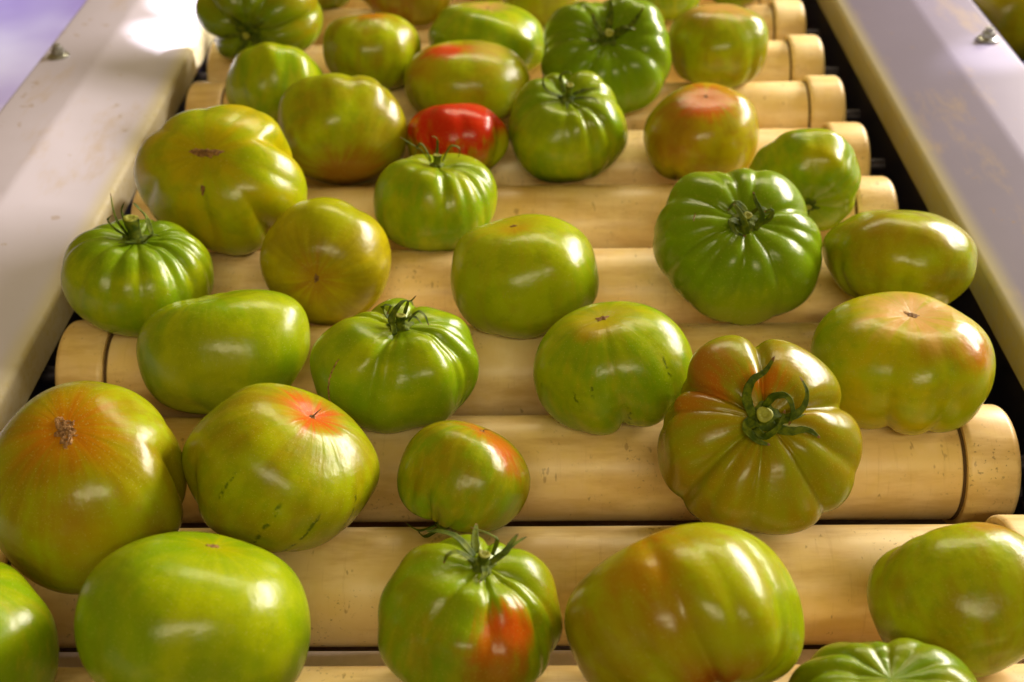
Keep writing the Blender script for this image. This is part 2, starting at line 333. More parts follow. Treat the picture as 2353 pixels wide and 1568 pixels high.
# ------------------------------------------------------------------ tomatoes
def _ad(a, b):
    return (a - b + math.pi) % (2 * math.pi) - math.pi
def ribs_of(sp):
    rr = list(sp.get('ribs', []))
    n, dep, seed = sp.get('rn', (0, 0, 0))
    if n:
        rs = np.random.RandomState(seed)
        a = (np.arange(n) + rs.uniform(-.28, .28, n)) * 360.0 / n + rs.uniform(0, 360)
        for q in a:
            if all(abs(_ad(math.radians(q), math.radians(r[0]))) > .2 for r in rr):
                rr.append((q, dep * rs.uniform(.45, 1.25), rs.uniform(5, 10)))
    return rr
def surf(sp, u, phi, dent=True):
    """u polar angle from the visible pole, phi azimuth; unit-radius fruit, local z = pole"""
    b = sp.get('b', .78); e = 2.0 / sp.get('n', 2.25)
    su, cu = np.sin(u), np.cos(u)
    rho = np.abs(su) ** e
    z = b * np.sign(cu) * np.abs(cu) ** e
    top = .5 + .5 * np.tanh(cu * 3)
    stem_up = sp.get('end', 's') == 's'
    # rib envelope: strongest over the shoulder of the stem end, fading to the other end
    c = cu if stem_up else -cu
    env = .24 + .76 * (1 / (1 + np.exp(-(c - .22) * 5.0)))
    env = env * np.clip(rho / .35, 0, 1) ** .6 * sp.get('fade', 1.0)
    N = np.zeros_like(u)
    for r in ribs_of(sp):
        d = _ad(phi, math.radians(r[0]) + .25 * math.sin(r[0] * 7.7) * (1 - rho) * 0)
        w = math.radians(r[2])
        en = env if len(r) < 4 else env * 0 + np.exp(-((u - r[3]) / r[4]) ** 2)
        ad = np.sqrt(d * d + (w * .25) ** 2) - w * .25
        N = N + r[1] * np.exp(-(ad / w) ** 1.15) * en + r[1] * .55 * np.exp(-(d / (w * 3.2)) ** 2) * en
    R = 1.0
    for (k, a, ph) in sp.get('lob', []):
        R = R + a * np.cos(k * (phi - math.radians(ph)))
    rho2 = rho * R * (1 - N)
    z = z - N * .55 * b * np.clip(c, 0, 1) * (1 if stem_up else -1) * np.clip(rho / .3, 0, 1)
    z = z * (1 + .0 * top)
    dt, dw = sp.get('dt', (.16, .42) if stem_up else (.05, .35))
    z = z - dt * np.exp(-(rho / dw) ** 2) * (cu > 0)
    db, dbw = sp.get('db', (.06, .4) if stem_up else (.14, .42))
    z = z + db * np.exp(-(rho / dbw) ** 2) * (cu < 0)
    tp = sp.get('taper', 0.0)
    rho2 = rho2 * (1 + tp * cu)
    x, y = rho2 * np.cos(phi), rho2 * np.sin(phi)
    rs = np.random.RandomState(sp.get('seed', 1) + 77)
    am = sp.get('lump', .028)
    px, py, pz = su * np.cos(phi), su * np.sin(phi), cu
    L = np.zeros_like(u)
    for k in range(7):
        f = rs.normal(0, 1, 3) * rs.uniform(1.2, 3.6)
        L = L + am * .6 * np.sin(f[0] * px + f[1] * py + f[2] * pz + rs.uniform(0, 6.28))
    for (dx, dy, dz, a, s) in sp.get('bump', []):
        d = np.array([dx, dy, dz], float); d /= np.linalg.norm(d)
        dot = np.clip(px * d[0] + py * d[1] + pz * d[2], -1, 1)
        L = L + a * np.exp(-(np.arccos(dot) / s) ** 2)
    k = 1 + L
    sk = sp.get('skew', (0, 0))
    x = x + sk[0] * z; y = y + sk[1] * z
    return np.stack([x * k, y * k, z * k], -1)
def grid(sp, nu, nv):
    t = np.linspace(0, 1, nu + 1)[1:-1]
    # denser rings near the visible pole
    u = math.pi * (t - .05 * np.sin(2 * math.pi * t) )
    v = np.arange(nv) / nv * 2 * math.pi
    U, V = np.meshgrid(u, v, indexing='ij')
    P = surf(sp, U.ravel(), V.ravel())
    p0 = surf(sp, np.array([1e-4] * 8), np.arange(8) * math.pi / 4).mean(0)
    p1 = surf(sp, np.array([math.pi - 1e-4] * 8), np.arange(8) * math.pi / 4).mean(0)
    V3 = np.vstack([P, p0, p1])
    D = np.stack([np.sin(U) * np.cos(V), np.sin(U) * np.sin(V), np.cos(U)], -1).reshape(-1, 3)
    D = np.vstack([D, [0, 0, 1], [0, 0, -1]])
    return V3, D

SPECS = {
 't01': {'end': 's', 'b': 0.8, 'rn': (8, 0.2, 3), 'dt': (0.28, 0.4), 'seed': 1},
 't02': {'end': 'b', 'b': 0.8, 'rn': (9, 0.05, 5), 'ribs': [(-85, 0.07, 8), (-30, 0.05, 8)], 'seed': 2, 'taper': -0.05},
 't03': {'end': 'b', 'b': 0.8, 'rn': (11, 0.06, 8), 'fade': 1.2, 'seed': 3},
 't04': {'end': 'b', 'b': 0.66, 'rn': (9, 0.05, 2), 'dt': (0.08, 0.4), 'seed': 4},
 't05': {'end': 'b', 'b': 0.76, 'rn': (9, 0.05, 9), 'seed': 5},
 't06': {'end': 's', 'b': 0.74, 'rn': (13, 0.13, 4), 'ribs': [(95, 0.13, 7)], 'dt': (0.28, 0.42), 'seed': 6},
 't07': {'end': 'b', 'b': 0.83, 'rn': (8, 0.06, 1), 'seed': 7},
 't08': {'end': 's', 'b': 0.8, 'rn': (9, 0.1, 12), 'ribs': [(88, 0.2, 7), (20, 0.12, 8), (-90, 0.08, 9)], 'dt': (0.22, 0.4), 'seed': 8},
 't09': {'end': 'b', 'b': 0.8, 'rn': (9, 0.12, 3), 'fade': 2.2, 'seed': 9},
 't10': {'end': 's', 'b': 0.8, 'ribs': [(-80, 0.12, 7), (-58, 0.05, 5), (-35, 0.1, 6), (-15, 0.08, 6), (-130, 0.04, 8), (90, 0.1, 8), (150, 0.08, 9)], 'dt': (0.2, 0.42), 'seed': 10},
 't11': {'end': 's', 'b': 0.88, 'ribs': [(-80, 0.09, 9), (-40, 0.08, 8), (-120, 0.04, 9)], 'dt': (0.15, 0.4), 'seed': 11, 'lump': 0.03},
 't12': {'end': 'b', 'b': 0.8, 'ribs': [(20, 0.17, 8, 1.35, 0.7), (-54, 0.16, 6, 1.7, 0.9), (-97, 0.12, 6, 0.9, 0.6), (-115, 0.05, 8, 1.5, 0.6), (100, 0.04, 7, 1.1, 0.5), (60, 0.03, 6, 0.9, 0.5), (140, 0.06, 6, 0.9, 0.5), (-160, 0.06, 6, 1.0, 0.5), (-20, 0.035, 6, 0.9, 0.5)], 'lob': [(2, 0.05, -30), (3, 0.04, 60)], 'dt': (0.04, 0.5), 'seed': 12, 'lump': 0.03},
 't13': {'end': 'b', 'b': 0.86, 'dt': (0.02, 0.3), 'rn': (8, 0.05, 7), 'seed': 13},
 't14': {'end': 's', 'b': 0.75, 'rn': (7, 0.09, 21), 'ribs': [(80, 0.06, 8), (40, 0.07, 8)], 'dt': (0.2, 0.4), 'lob': [(2, 0.05, 60)], 'seed': 14, 'lump': 0.018},
 't15': {'end': 's', 'b': 0.76, 'rn': (12, 0.1, 31), 'ribs': [(100, 0.1, 5), (78, 0.07, 5), (-92, 0.09, 5), (-60, 0.08, 5), (-135, 0.08, 6)], 'dt': (0.2, 0.36), 'seed': 15},
 't16': {'end': 'b', 'b': 0.72, 'n': 2.02, 'rn': (11, 0.07, 17), 'fade': 1.3, 'seed': 16, 'lump': 0.012},
 't17': {'end': 'b', 'b': 0.74, 'ribs': [(-100, 0.1, 7), (-62, 0.1, 7), (-20, 0.05, 8), (180, 0.05, 8), (60, 0.05, 8)], 'dt': (0.12, 0.45), 'seed': 17, 'fade': 1.1},
 't18': {'end': 's', 'b': 0.66, 'ribs': [(92, 0.085, 3.5), (152, 0.11, 4.5), (20, 0.11, 4.5), (174, 0.04, 3.5), (222, 0.11, 6), (238, 0.04, 5), (-95, 0.06, 5), (-50, 0.06, 4), (-20, 0.035, 6)], 'dt': (0.14, 0.36), 'lob': [(3, 0.03, -10)], 'seed': 18, 'fade': 1.9, 'skew': (0, 0)},
 't19': {'end': 'b', 'b': 0.82, 'ribs': [(-85, 0.16, 7), (-70, 0.06, 8), (-40, 0.05, 8), (-130, 0.03, 8), (80, 0.04, 9)], 'dt': (0.06, 0.35), 'seed': 19, 'fade': 1.15},
 't20': {'end': 'b', 'b': 0.86, 'rn': (8, 0.045, 41), 'seed': 20},
 't21': {'end': 'b', 'b': 0.86, 'rn': (7, 0.035, 42), 'dt': (0.05, 0.25), 'seed': 21, 'lump': 0.012},
 't22': {'end': 's', 'b': 0.74, 'rn': (12, 0.08, 43), 'ribs': [(-88, 0.08, 6), (-40, 0.1, 5), (-15, 0.09, 5), (-140, 0.07, 6)], 'dt': (0.2, 0.4), 'seed': 22},
 't23': {'end': 'b', 'b': 0.84, 'ribs': [(-60, 0.04, 10), (-120, 0.05, 10), (-90, 0.03, 10)], 'db': (0.05, 0.5), 'bump': [(0.0001, 0.1014, -0.9948, -0.12, 0.5), (-0.5162, 0.5005, 0.695, -0.05, 0.22), (0.8128, 0.0421, 0.581, -0.08, 0.25), (0.8763, 0.1394, -0.4612, 0.08, 0.5)], 'seed': 23, 'lump': 0.02, 'lob': [(2, 0.1, 20)]},
 't24': {'end': 's', 'b': 0.84, 'rn': (5, 0.04, 44), 'ribs': [(-112, 0.13, 6), (-100, 0.05, 5), (150, 0.11, 7), (125, 0.1, 7), (72, 0.12, 6), (-25, 0.12, 5), (-40, 0.09, 5), (0, 0.06, 6)], 'dt': (0.2, 0.42), 'seed': 24},
 't25': {'end': 'b', 'b': 0.88, 'ribs': [(25, 0.1, 8), (-12, 0.13, 6, 1.6, 0.6), (70, 0.06, 8), (-75, 0.07, 9), (-45, 0.06, 7)], 'dt': (0.05, 0.35), 'seed': 25, 'lump': 0.025},
 't26': {'end': 'b', 'b': 0.88, 'ribs': [(-35, 0.06, 8), (-62, 0.04, 8), (-15, 0.06, 7), (-100, 0.04, 8), (-160, 0.1, 6, 2.1, 0.5), (150, 0.05, 9)], 'dt': (0.08, 0.3), 'seed': 26},
 't27': {'end': 'b', 'b': 0.86, 'ribs': [(-120, 0.16, 5, 2.3, 0.5), (-105, 0.12, 5, 2.4, 0.4), (-80, 0.1, 5, 2.3, 0.5), (-140, 0.06, 6, 2.0, 0.6)], 'seed': 27},
 't28': {'end': 'b', 'b': 0.76, 'rn': (7, 0.035, 47), 'ribs': [(-80, 0.05, 9), (-95, 0.03, 5)], 'dt': (0.05, 0.5), 'db': (0.1, 0.4), 'seed': 28, 'lump': 0.012},
 't29': {'end': 'b', 'b': 0.85, 'rn': (7, 0.05, 48), 'seed': 29},
 't30': {'end': 's', 'b': 0.88, 'rn': (3, 0.04, 49), 'ribs': [(-80, 0.1, 6), (-125, 0.08, 7), (-35, 0.1, 6), (-15, 0.09, 6), (55, 0.09, 6), (80, 0.12, 6), (130, 0.1, 7)], 'dt': (0.14, 0.4), 'seed': 30},
 't31': {'end': 's', 'b': 0.86, 'ribs': [(92, 0.2, 6), (70, 0.08, 6), (120, 0.08, 8), (40, 0.1, 7), (20, 0.1, 7), (150, 0.06, 9)], 'dt': (0.2, 0.35), 'seed': 31, 'fade': 0.8},
 't32': {'end': 'b', 'b': 0.9, 'n': 2.1, 'dt': (0, 0.3), 'ribs': [(150, 0.05, 9), (110, 0.03, 9)], 'lob': [(2, 0.03, 0)], 'seed': 32, 'lump': 0.022},
 't33': {'end': 's', 'b': 0.78, 'rn': (13, 0.1, 51), 'dt': (0.2, 0.4), 'seed': 33},
 't34': {'end': 's', 'b': 0.78, 'rn': (11, 0.08, 52), 'dt': (0.15, 0.4), 'seed': 34},
 'u01': {'end': 'b', 'b': 0.8, 'rn': (9, 0.07, 61), 'seed': 41},
 'u02': {'end': 'b', 'b': 0.8, 'rn': (11, 0.1, 62), 'fade': 1.3, 'seed': 42},
 'u03': {'end': 'b', 'b': 0.8, 'rn': (9, 0.05, 63), 'seed': 43},
 'u04': {'end': 'b', 'b': 0.84, 'rn': (9, 0.04, 64), 'seed': 44},
 'u05': {'end': 'b', 'b': 0.84, 'rn': (9, 0.04, 65), 'seed': 45},
 'u06': {'end': 'b', 'b': 0.8, 'rn': (9, 0.07, 66), 'seed': 46},
}
BAKED = {
 't01': {'loc': [-0.1988, 0.9522, 0.06412], 'M': [[0.046232, 0.006696, -0.009133], [-0.007773, -0.005646, -0.045287], [-0.00757, 0.044645, -0.003383]], 'Rl': [[0.94203, -0.0, -0.33553], [-0.16009, 0.87884, -0.44946], [0.29488, 0.47712, 0.82789]], 'big': False},
 't02': {'loc': [-0.17193, 0.85498, 0.04801], 'M': [[0.034922, -0.007137, 0.004663], [0.00349, 0.031213, 0.019622], [-0.0077, -0.01833, 0.032029]], 'Rl': [[0.99433, -0.0, 0.1063], [-0.1057, -0.10691, 0.98863], [0.01137, -0.99427, -0.1063]], 'big': False},
 't03': {'loc': [-0.10741, 0.90501, 0.05345], 'M': [[0.037157, -0.00428, 0.001723], [0.003587, 0.035811, 0.010988], [-0.002866, -0.010661, 0.036097]], 'Rl': [[1.0, 0.0, 0.0], [0.0, 0.10255, 0.99473], [0.0, -0.99473, 0.10255]], 'big': False},
 't04': {'loc': [-0.02094, 0.93643, 0.04902], 'M': [[0.044619, -0.001205, 0.001962], [0.000747, 0.044254, 0.009763], [-0.002177, -0.009414, 0.044702]], 'Rl': [[0.9997, 0.0, 0.0246], [-0.02423, 0.17261, 0.98469], [-0.00425, -0.98499, 0.17255]], 'big': False},
 't05': {'loc': [-0.03351, 0.85647, 0.04893], 'M': [[0.045945, -0.001696, -0.00365], [0.002147, 0.041732, 0.00514], [0.002531, -0.007329, 0.039168]], 'Rl': [[0.99465, -0.0, -0.10329], [0.09974, 0.2596, 0.96055], [0.02681, -0.96572, 0.25821]], 'big': False},
 't06': {'loc': [0.0677, 0.87976, 0.06167], 'M': [[0.052699, 0.001161, 0.000941], [-0.000393, 0.039252, -0.033153], [-0.001319, 0.031983, 0.039148]], 'Rl': [[0.99724, 0.0, 0.07423], [-0.03447, 0.88567, 0.46304], [-0.06574, -0.46432, 0.88322]], 'big': False},
 't07': {'loc': [0.15537, 0.91423, 0.0518], 'M': [[0.038146, 0.004962, -0.000692], [-0.00496, 0.03725, 0.002716], [0.001219, -0.003057, 0.037026]], 'Rl': [[0.99869, -0.0, 0.0511], [-0.04863, 0.307, 0.95047], [-0.01569, -0.95171, 0.3066]], 'big': False},
 't08': {'loc': [0.03694, 0.78362, 0.04996], 'M': [[0.042029, 0.001051, -0.001601], [-0.001453, 0.040912, -0.012125], [0.001237, 0.01266, 0.041102]], 'Rl': [[0.99985, 0.0, -0.0171], [0.01258, 0.67721, 0.73568], [0.01158, -0.73579, 0.67711]], 'big': False},
 't09': {'loc': [-0.03896, 0.77674, 0.04173], 'M': [[0.037, -0.002023, -0.003768], [0.00364, 0.030156, 0.018588], [0.001751, -0.019288, 0.028928]], 'Rl': [[0.99396, 0.0, -0.10976], [0.10909, -0.11043, 0.98788], [-0.01212, -0.99388, -0.10976]], 'big': False},
 't10': {'loc': [-0.04747, 0.68853, 0.04653], 'M': [[0.037535, -0.002344, 0.002248], [0.001962, 0.037668, 0.005859], [-0.002559, -0.00541, 0.037917]], 'Rl': [[0.9998, -0.0, 0.02012], [-0.01883, 0.35223, 0.93573], [-0.00709, -0.93591, 0.35215]], 'big': False},
 't11': {'loc': [-0.11595, 0.77611, 0.05485], 'M': [[0.044144, -0.005859, 0.000171], [0.003273, 0.022772, 0.03552], [-0.005161, -0.034958, 0.021128]], 'Rl': [[0.9986, 0.0, 0.05293], [-0.04488, -0.53, 0.84681], [0.02805, -0.848, -0.52926]], 'big': False},
 't12': {'loc': [-0.17287, 0.67957, 0.06697], 'M': [[0.050097, -0.003108, -0.003764], [0.000603, 0.037846, -0.030311], [0.004081, 0.028506, 0.037912]], 'Rl': [[0.95716, -0.0, -0.28955], [0.11981, 0.91037, 0.39607], [0.2636, -0.41379, 0.87137]], 'big': True},
 't13': {'loc': [0.12762, 0.77554, 0.04533], 'M': [[0.039176, 0.004125, -0.000276], [-0.004259, 0.037294, -0.003989], [0.000201, 0.002839, 0.036798]], 'Rl': [[0.99729, -0.0, 0.07353], [-0.06277, 0.52089, 0.85131], [-0.0383, -0.85362, 0.51948]], 'big': False},
 't14': {'loc': [0.18137, 0.69825, 0.05118], 'M': [[0.036232, -0.005653, -0.00125], [-0.002558, -0.007901, -0.035364], [0.005256, 0.034885, -0.007889]], 'Rl': [[0.99368, -0.0, 0.11228], [0.07469, 0.74662, -0.66105], [-0.08383, 0.66525, 0.7419]], 'big': False},
 't15': {'loc': [0.12555, 0.60751, 0.06296], 'M': [[0.050512, 0.003236, 0.001734], [-0.00211, 0.039925, -0.027234], [-0.002657, 0.025268, 0.040148]], 'Rl': [[0.98421, 0.0, 0.17703], [-0.07765, 0.89866, 0.43172], [-0.15909, -0.43865, 0.88447]], 'big': True},
 't16': {'loc': [0.21938, 0.60931, 0.04971], 'M': [[0.041911, 0.01182, 0.004995], [-0.012953, 0.036675, 0.016052], [0.001034, -0.017665, 0.037405]], 'Rl': [[0.98738, 0.0, 0.15834], [-0.15744, 0.10691, 0.98173], [-0.01693, -0.99427, 0.10556]], 'big': True},
 't17': {'loc': [0.19551, 0.50516, 0.05347], 'M': [[0.044538, 0.011572, 0.000185], [-0.011642, 0.043067, 0.005307], [0.00163, -0.005958, 0.044209]], 'Rl': [[0.99153, 0.0, 0.12988], [-0.11451, 0.47185, 0.87421], [-0.06128, -0.88168, 0.46785]], 'big': True},
 't18': {'loc': [0.11245, 0.44265, 0.06123], 'M': [[0.046064, 0.003197, -0.001007], [-0.003201, 0.038174, -0.025916], [-0.000973, 0.025962, 0.038276]], 'Rl': [[0.9897, 0.0, 0.14318], [-0.04072, 0.95871, 0.28146], [-0.13727, -0.28439, 0.94883]], 'big': True},
 't19': {'loc': [0.05106, 0.50098, 0.05275], 'M': [[0.038587, 0.002398, -0.00731], [-0.001438, 0.037103, 0.005492], [0.007266, -0.006303, 0.035898]], 'Rl': [[0.98663, -0.0, -0.16298], [0.14388, 0.46974, 0.871], [0.07656, -0.8828, 0.46346]], 'big': True},
 't20': {'loc': [0.0069, 0.58842, 0.05427], 'M': [[0.041658, 2e-06, -0.006659], [0.000683, 0.038529, 0.004437], [0.005799, -0.006592, 0.036689]], 'Rl': [[0.98638, 0.0, -0.16445], [0.15007, 0.40906, 0.90008], [0.06727, -0.91251, 0.40349]], 'big': True},
 't21': {'loc': [-0.10638, 0.6156, 0.04742], 'M': [[0.036843, 0.002436, -0.001428], [-0.001982, 0.008704, -0.035936], [-0.002024, 0.035949, 0.008759]], 'Rl': [[0.9832, 0.0, -0.18252], [-0.05805, 0.94807, -0.31272], [0.17304, 0.31807, 0.93214]], 'big': False},
 't22': {'loc': [-0.20751, 0.59405, 0.05349], 'M': [[0.042105, -0.010344, 0.004526], [0.010441, 0.040799, 0.001357], [-0.00524, -0.001301, 0.041232]], 'Rl': [[0.99819, -0.0, -0.06021], [0.05205, 0.50262, 0.86294], [0.03026, -0.86451, 0.50171]], 'big': True},
 't23': {'loc': [-0.14928, 0.53038, 0.04645], 'M': [[0.038088, 0.009215, 0.006706], [0.011289, -0.033345, -0.017692], [0.001362, 0.01903, -0.034365]], 'Rl': [[0.9792, 0.0, 0.2029], [0.20181, -0.10361, -0.97393], [0.02102, 0.99462, -0.10145]], 'big': True},
 't24': {'loc': [-0.05551, 0.50579, 0.05354], 'M': [[0.041157, -0.003202, 0.003086], [0.00324, 0.037392, 0.00137], [-0.003401, -0.003667, 0.036421]], 'Rl': [[0.9998, 0.0, 0.02002], [-0.01684, 0.54076, 0.84101], [-0.01083, -0.84118, 0.54065]], 'big': True},
 't25': {'loc': [-0.1796, 0.40682, 0.06391], 'M': [[0.042223, -0.009961, -0.001182], [0.009174, 0.043293, -0.009138], [0.004086, 0.010089, 0.044091]], 'Rl': [[0.95991, 0.0, -0.28029], [0.17169, 0.79044, 0.58798], [0.22155, -0.61254, 0.75876]], 'big': True},
 't26': {'loc': [-0.10271, 0.42103, 0.05876], 'M': [[0.035696, -0.006765, 0.021918], [0.004424, 0.039237, 0.006029], [-0.021579, -0.004486, 0.033005]], 'Rl': [[0.90021, 0.0, 0.43545], [-0.35487, 0.57951, 0.73365], [-0.25234, -0.81497, 0.52168]], 'big': True},
 't27': {'loc': [-0.02132, 0.43148, 0.0454], 'M': [[0.027476, -0.001503, 0.011725], [-0.004344, 0.025771, 0.013544], [-0.010741, -0.01441, 0.023263]], 'Rl': [[0.92455, -0.0, 0.38107], [-0.37199, 0.21693, 0.90253], [-0.08267, -0.97619, 0.20056]], 'big': False},
 't28': {'loc': [-0.11862, 0.33006, 0.06207], 'M': [[0.041177, -0.010905, 0.010279], [0.004905, 0.037672, 0.020929], [-0.014155, -0.018791, 0.036461]], 'Rl': [[0.98048, -0.0, 0.19662], [-0.18363, 0.35744, 0.9157], [-0.07028, -0.93393, 0.35047]], 'big': True},
 't29': {'loc': [-0.20664, 0.32001, 0.05815], 'M': [[0.030763, -0.013931, 0.008299], [0.010149, 0.032659, 0.012867], [-0.012025, -0.00766, 0.033604]], 'Rl': [[0.99443, 0.0, 0.10541], [-0.08939, 0.53, 0.84327], [-0.05587, -0.848, 0.52705]], 'big': True},
 't30': {'loc': [-0.01365, 0.33638, 0.05615], 'M': [[0.034797, -0.001288, 0.006259], [0.000405, 0.035541, 0.004933], [-0.006438, -0.004453, 0.034985]], 'Rl': [[0.98865, 0.0, 0.15023], [-0.11424, 0.64939, 0.75183], [-0.09755, -0.76046, 0.64202]], 'big': True},
 't31': {'loc': [0.06686, 0.3262, 0.06637], 'M': [[0.042668, -0.004676, 0.015986], [0.009043, -0.022229, -0.032971], [0.010683, 0.035723, -0.017198]], 'Rl': [[0.91828, -0.0, 0.39592], [0.38887, 0.18791, -0.90193], [-0.0744, 0.98219, 0.17255]], 'big': True},
 't32': {'loc': [0.18087, 0.35206, 0.05011], 'M': [[0.032309, -0.009997, 0.00741], [0.001323, -0.016289, -0.029546], [0.01213, 0.028135, -0.01417]], 'Rl': [[0.9349, 0.0, 0.35491], [0.34646, 0.21693, -0.91264], [-0.07699, 0.97619, 0.20281]], 'big': True},
 't33': {'loc': [0.13738, 0.29139, 0.0507], 'M': [[0.040904, 0.009389, -0.002734], [-0.009772, 0.035754, 0.003948], [0.004605, -0.006258, 0.037018]], 'Rl': [[0.99873, 0.0, 0.05042], [-0.03666, 0.68662, 0.72609], [-0.03462, -0.72701, 0.68575]], 'big': True},
 't34': {'loc': [0.04557, 0.28346, 0.0359], 'M': [[0.028548, 0.002336, -0.000289], [-0.002025, 0.026143, 0.011492], [0.001203, -0.011442, 0.026219]], 'Rl': [[1.0, 0.0, 0.0], [0.0, 0.50702, 0.86193], [0.0, -0.86193, 0.50702]], 'big': True},
 'u01': {'loc': [-0.17235, 1.08643, 0.04597], 'M': [[0.030205, -0.004072, 0.003052], [0.003957, 0.030837, 0.000996], [-0.003071, -0.000315, 0.031302]], 'Rl': [[1.0, 0.0, 0.0], [0.0, 0.31623, 0.94868], [0.0, -0.94868, 0.31623]], 'big': False},
 'u02': {'loc': [-0.09112, 1.05371, 0.05745], 'M': [[0.04968, -0.003561, 0.002878], [0.003653, 0.048105, -0.000307], [-0.003017, -0.000398, 0.047011]], 'Rl': [[1.0, 0.0, 0.0], [0.0, 0.33282, 0.94299], [0.0, -0.94299, 0.33282]], 'big': False},
 'u03': {'loc': [-0.02046, 1.11089, 0.04086], 'M': [[0.030224, -0.000576, 0.000645], [0.000569, 0.030053, 0.00039], [-0.000659, -0.000474, 0.029927]], 'Rl': [[1.0, 0.0, 0.0], [0.0, 0.31623, 0.94868], [0.0, -0.94868, 0.31623]], 'big': False},
 'u04': {'loc': [0.02253, 1.03803, 0.04913], 'M': [[0.03452, 0.000433, -1.6e-05], [-0.000443, 0.033689, 0.000739], [2.6e-05, -0.001189, 0.033127]], 'Rl': [[1.0, 0.0, 0.0], [0.0, 0.31623, 0.94868], [0.0, -0.94868, 0.31623]], 'big': False},
 'u05': {'loc': [0.12679, 1.04448, 0.04765], 'M': [[0.030563, 0.002807, -0.001616], [-0.002812, 0.029899, 0.000754], [0.001746, -0.000986, 0.029496]], 'Rl': [[1.0, 0.0, 0.0], [0.0, 0.31623, 0.94868], [0.0, -0.94868, 0.31623]], 'big': False},
 'u06': {'loc': [0.19453, 1.07633, 0.04424], 'M': [[0.027781, 0.003865, -0.002361], [-0.003886, 0.027184, 0.000637], [0.002534, -0.000684, 0.026857]], 'Rl': [[1.0, 0.0, 0.0], [0.0, 0.31623, 0.94868], [0.0, -0.94868, 0.31623]], 'big': False},
}
COLS = {}
LAB = {}
# colours are linear skin albedos; directions of patches are in each fruit's (right, up, toward) frame
DG=(.10,.19,.002); MG=(.17,.285,.001); YG=(.305,.37,.001); YL=(.42,.345,.001); OL=(.25,.205,.001); OR=(.44,.115,.003); RD=(.52,.022,.002); PK=(.55,.30,.10); BR=(.30,.115,.008)
SH=(DG,.85,.25,.95)
def C(k,a,b,**q): COLS[k]=dict(a=a,b=b,**q)
C('t01',MG,OL,sh=(DG,.7,.2,.9),parts=dict(sep=(1,7,.5,.1),disc=.2))
C('t02',YG,MG,pole=(YL,.7,.5))
C('t03',OL,YG,pat=[((0,.9,.3),.05,.4,OR,.8)],parts=dict(scar=[(0,0,.05,.7,0,'s')]))
C('t04',YG,MG,pole=(PK,.55,.8),parts=dict(scar=[(0,0,.06,.6,0,'s')]))
C('t05',OL,YG,pat=[((-.35,.8,.45),.12,.5,RD,.95),((.3,.8,.4),.1,.5,PK,.4),((-.6,.4,.6),.1,.6,OR,.35)])
C('t06',MG,MG,fa=.2,sh=(DG,.65,-.1,.9),parts=dict(sep=[([(.1,.0,.05),(.3,.1,.15),(.45,.3,.2)],.1,.3),([(.0,.12,.05),(.02,.3,.2),(.0,.45,.3)],.1,0),([(-.1,.05,.05),(-.2,.15,.12),(-.22,.28,.15)],.09,0),([(.08,.05,.05),(.2,.05,.2),(.35,.05,.1)],.09,.4),([(-.1,-.05,.03),(-.2,-.1,.08),(-.3,-.05,.05)],.08,0)],disc=.15))
C('t07',OL,YG,pole=(PK,.8,.8),pat=[((.7,.3,.6),.2,.7,MG,.5)])
C('t08',MG,YG,sh=(DG,.6,.2,1.0),parts=dict(sep=[([(-.1,.02,.04),(-.25,.0,.08),(-.36,.1,.1),(-.38,.3,.14)],.08,0),([(.1,-.05,.03),(.25,-.12,.07),(.42,-.2,.07),(.5,-.28,.06)],.09,.3),([(.1,.05,.04),(.3,.08,.1),(.5,.06,.1)],.10,.2),([(0,-.1,.03),(.0,-.22,.05),(.0,-.36,.03)],.07,0),([(-.05,.1,.05),(-.1,.25,.2),(.0,.3,.32),(.08,.2,.3)],.07,0)],disc=.14,stub=(.05,.28,(.05,.05))))
C('t09',BR,OL,pat=[((-.05,.75,.65),.95,1.5,(.45,.013,.002),1.0),((.85,-.2,.4),.25,.6,YG,.8),((.55,.3,.8),.05,.35,RD,.8)])
C('t10',MG,YG,sh=(DG,.35,.3,1.2),parts=dict(sep=[([(-.1,.0,.05),(-.25,-.02,.2),(-.45,.0,.28),(-.6,.05,.38)],.05,0),([(-.1,.0,.08),(-.25,0,.3),(-.33,-.02,.2),(-.36,0,.08)],.09,0),([(.1,.0,.08),(.22,0,.3),(.36,.0,.24),(.34,0,.1)],.09,0),([(0,.1,.1),(.0,.15,.4),(-.1,.1,.45)],.05,0)],disc=.12,stub=(.06,.22,(0,0))))
C('t11',OL,YG,pat=[((.1,-.85,.5),.2,.75,BR,.8),((-.1,.9,.3),.1,.6,YG,.6)])
C('t12',YG,YL,pole=(OL,.5,.5),parts=dict(scar=[(0,0,.06,3.2,-5,'s'),(-.07,-.52,.03,3.0,78,'s')]))
C('t13',OL,YL,mot=BR,pole=(OR,.75,.95),pat=[((-.5,.1,.8),.3,.9,BR,.6),((.05,.7,.7),.1,.5,RD,.8)],parts=dict(scar=[(0,0,.045,.7,0,'s')]))
C('t14',YG,MG,sh=(DG,.5,.4,1.1),pat=[((.3,.35,.8),.1,.5,YL,.6)],parts=dict(sep=(4,4,.25,.06),disc=.14,stub=(.05,.12,(0,0))))
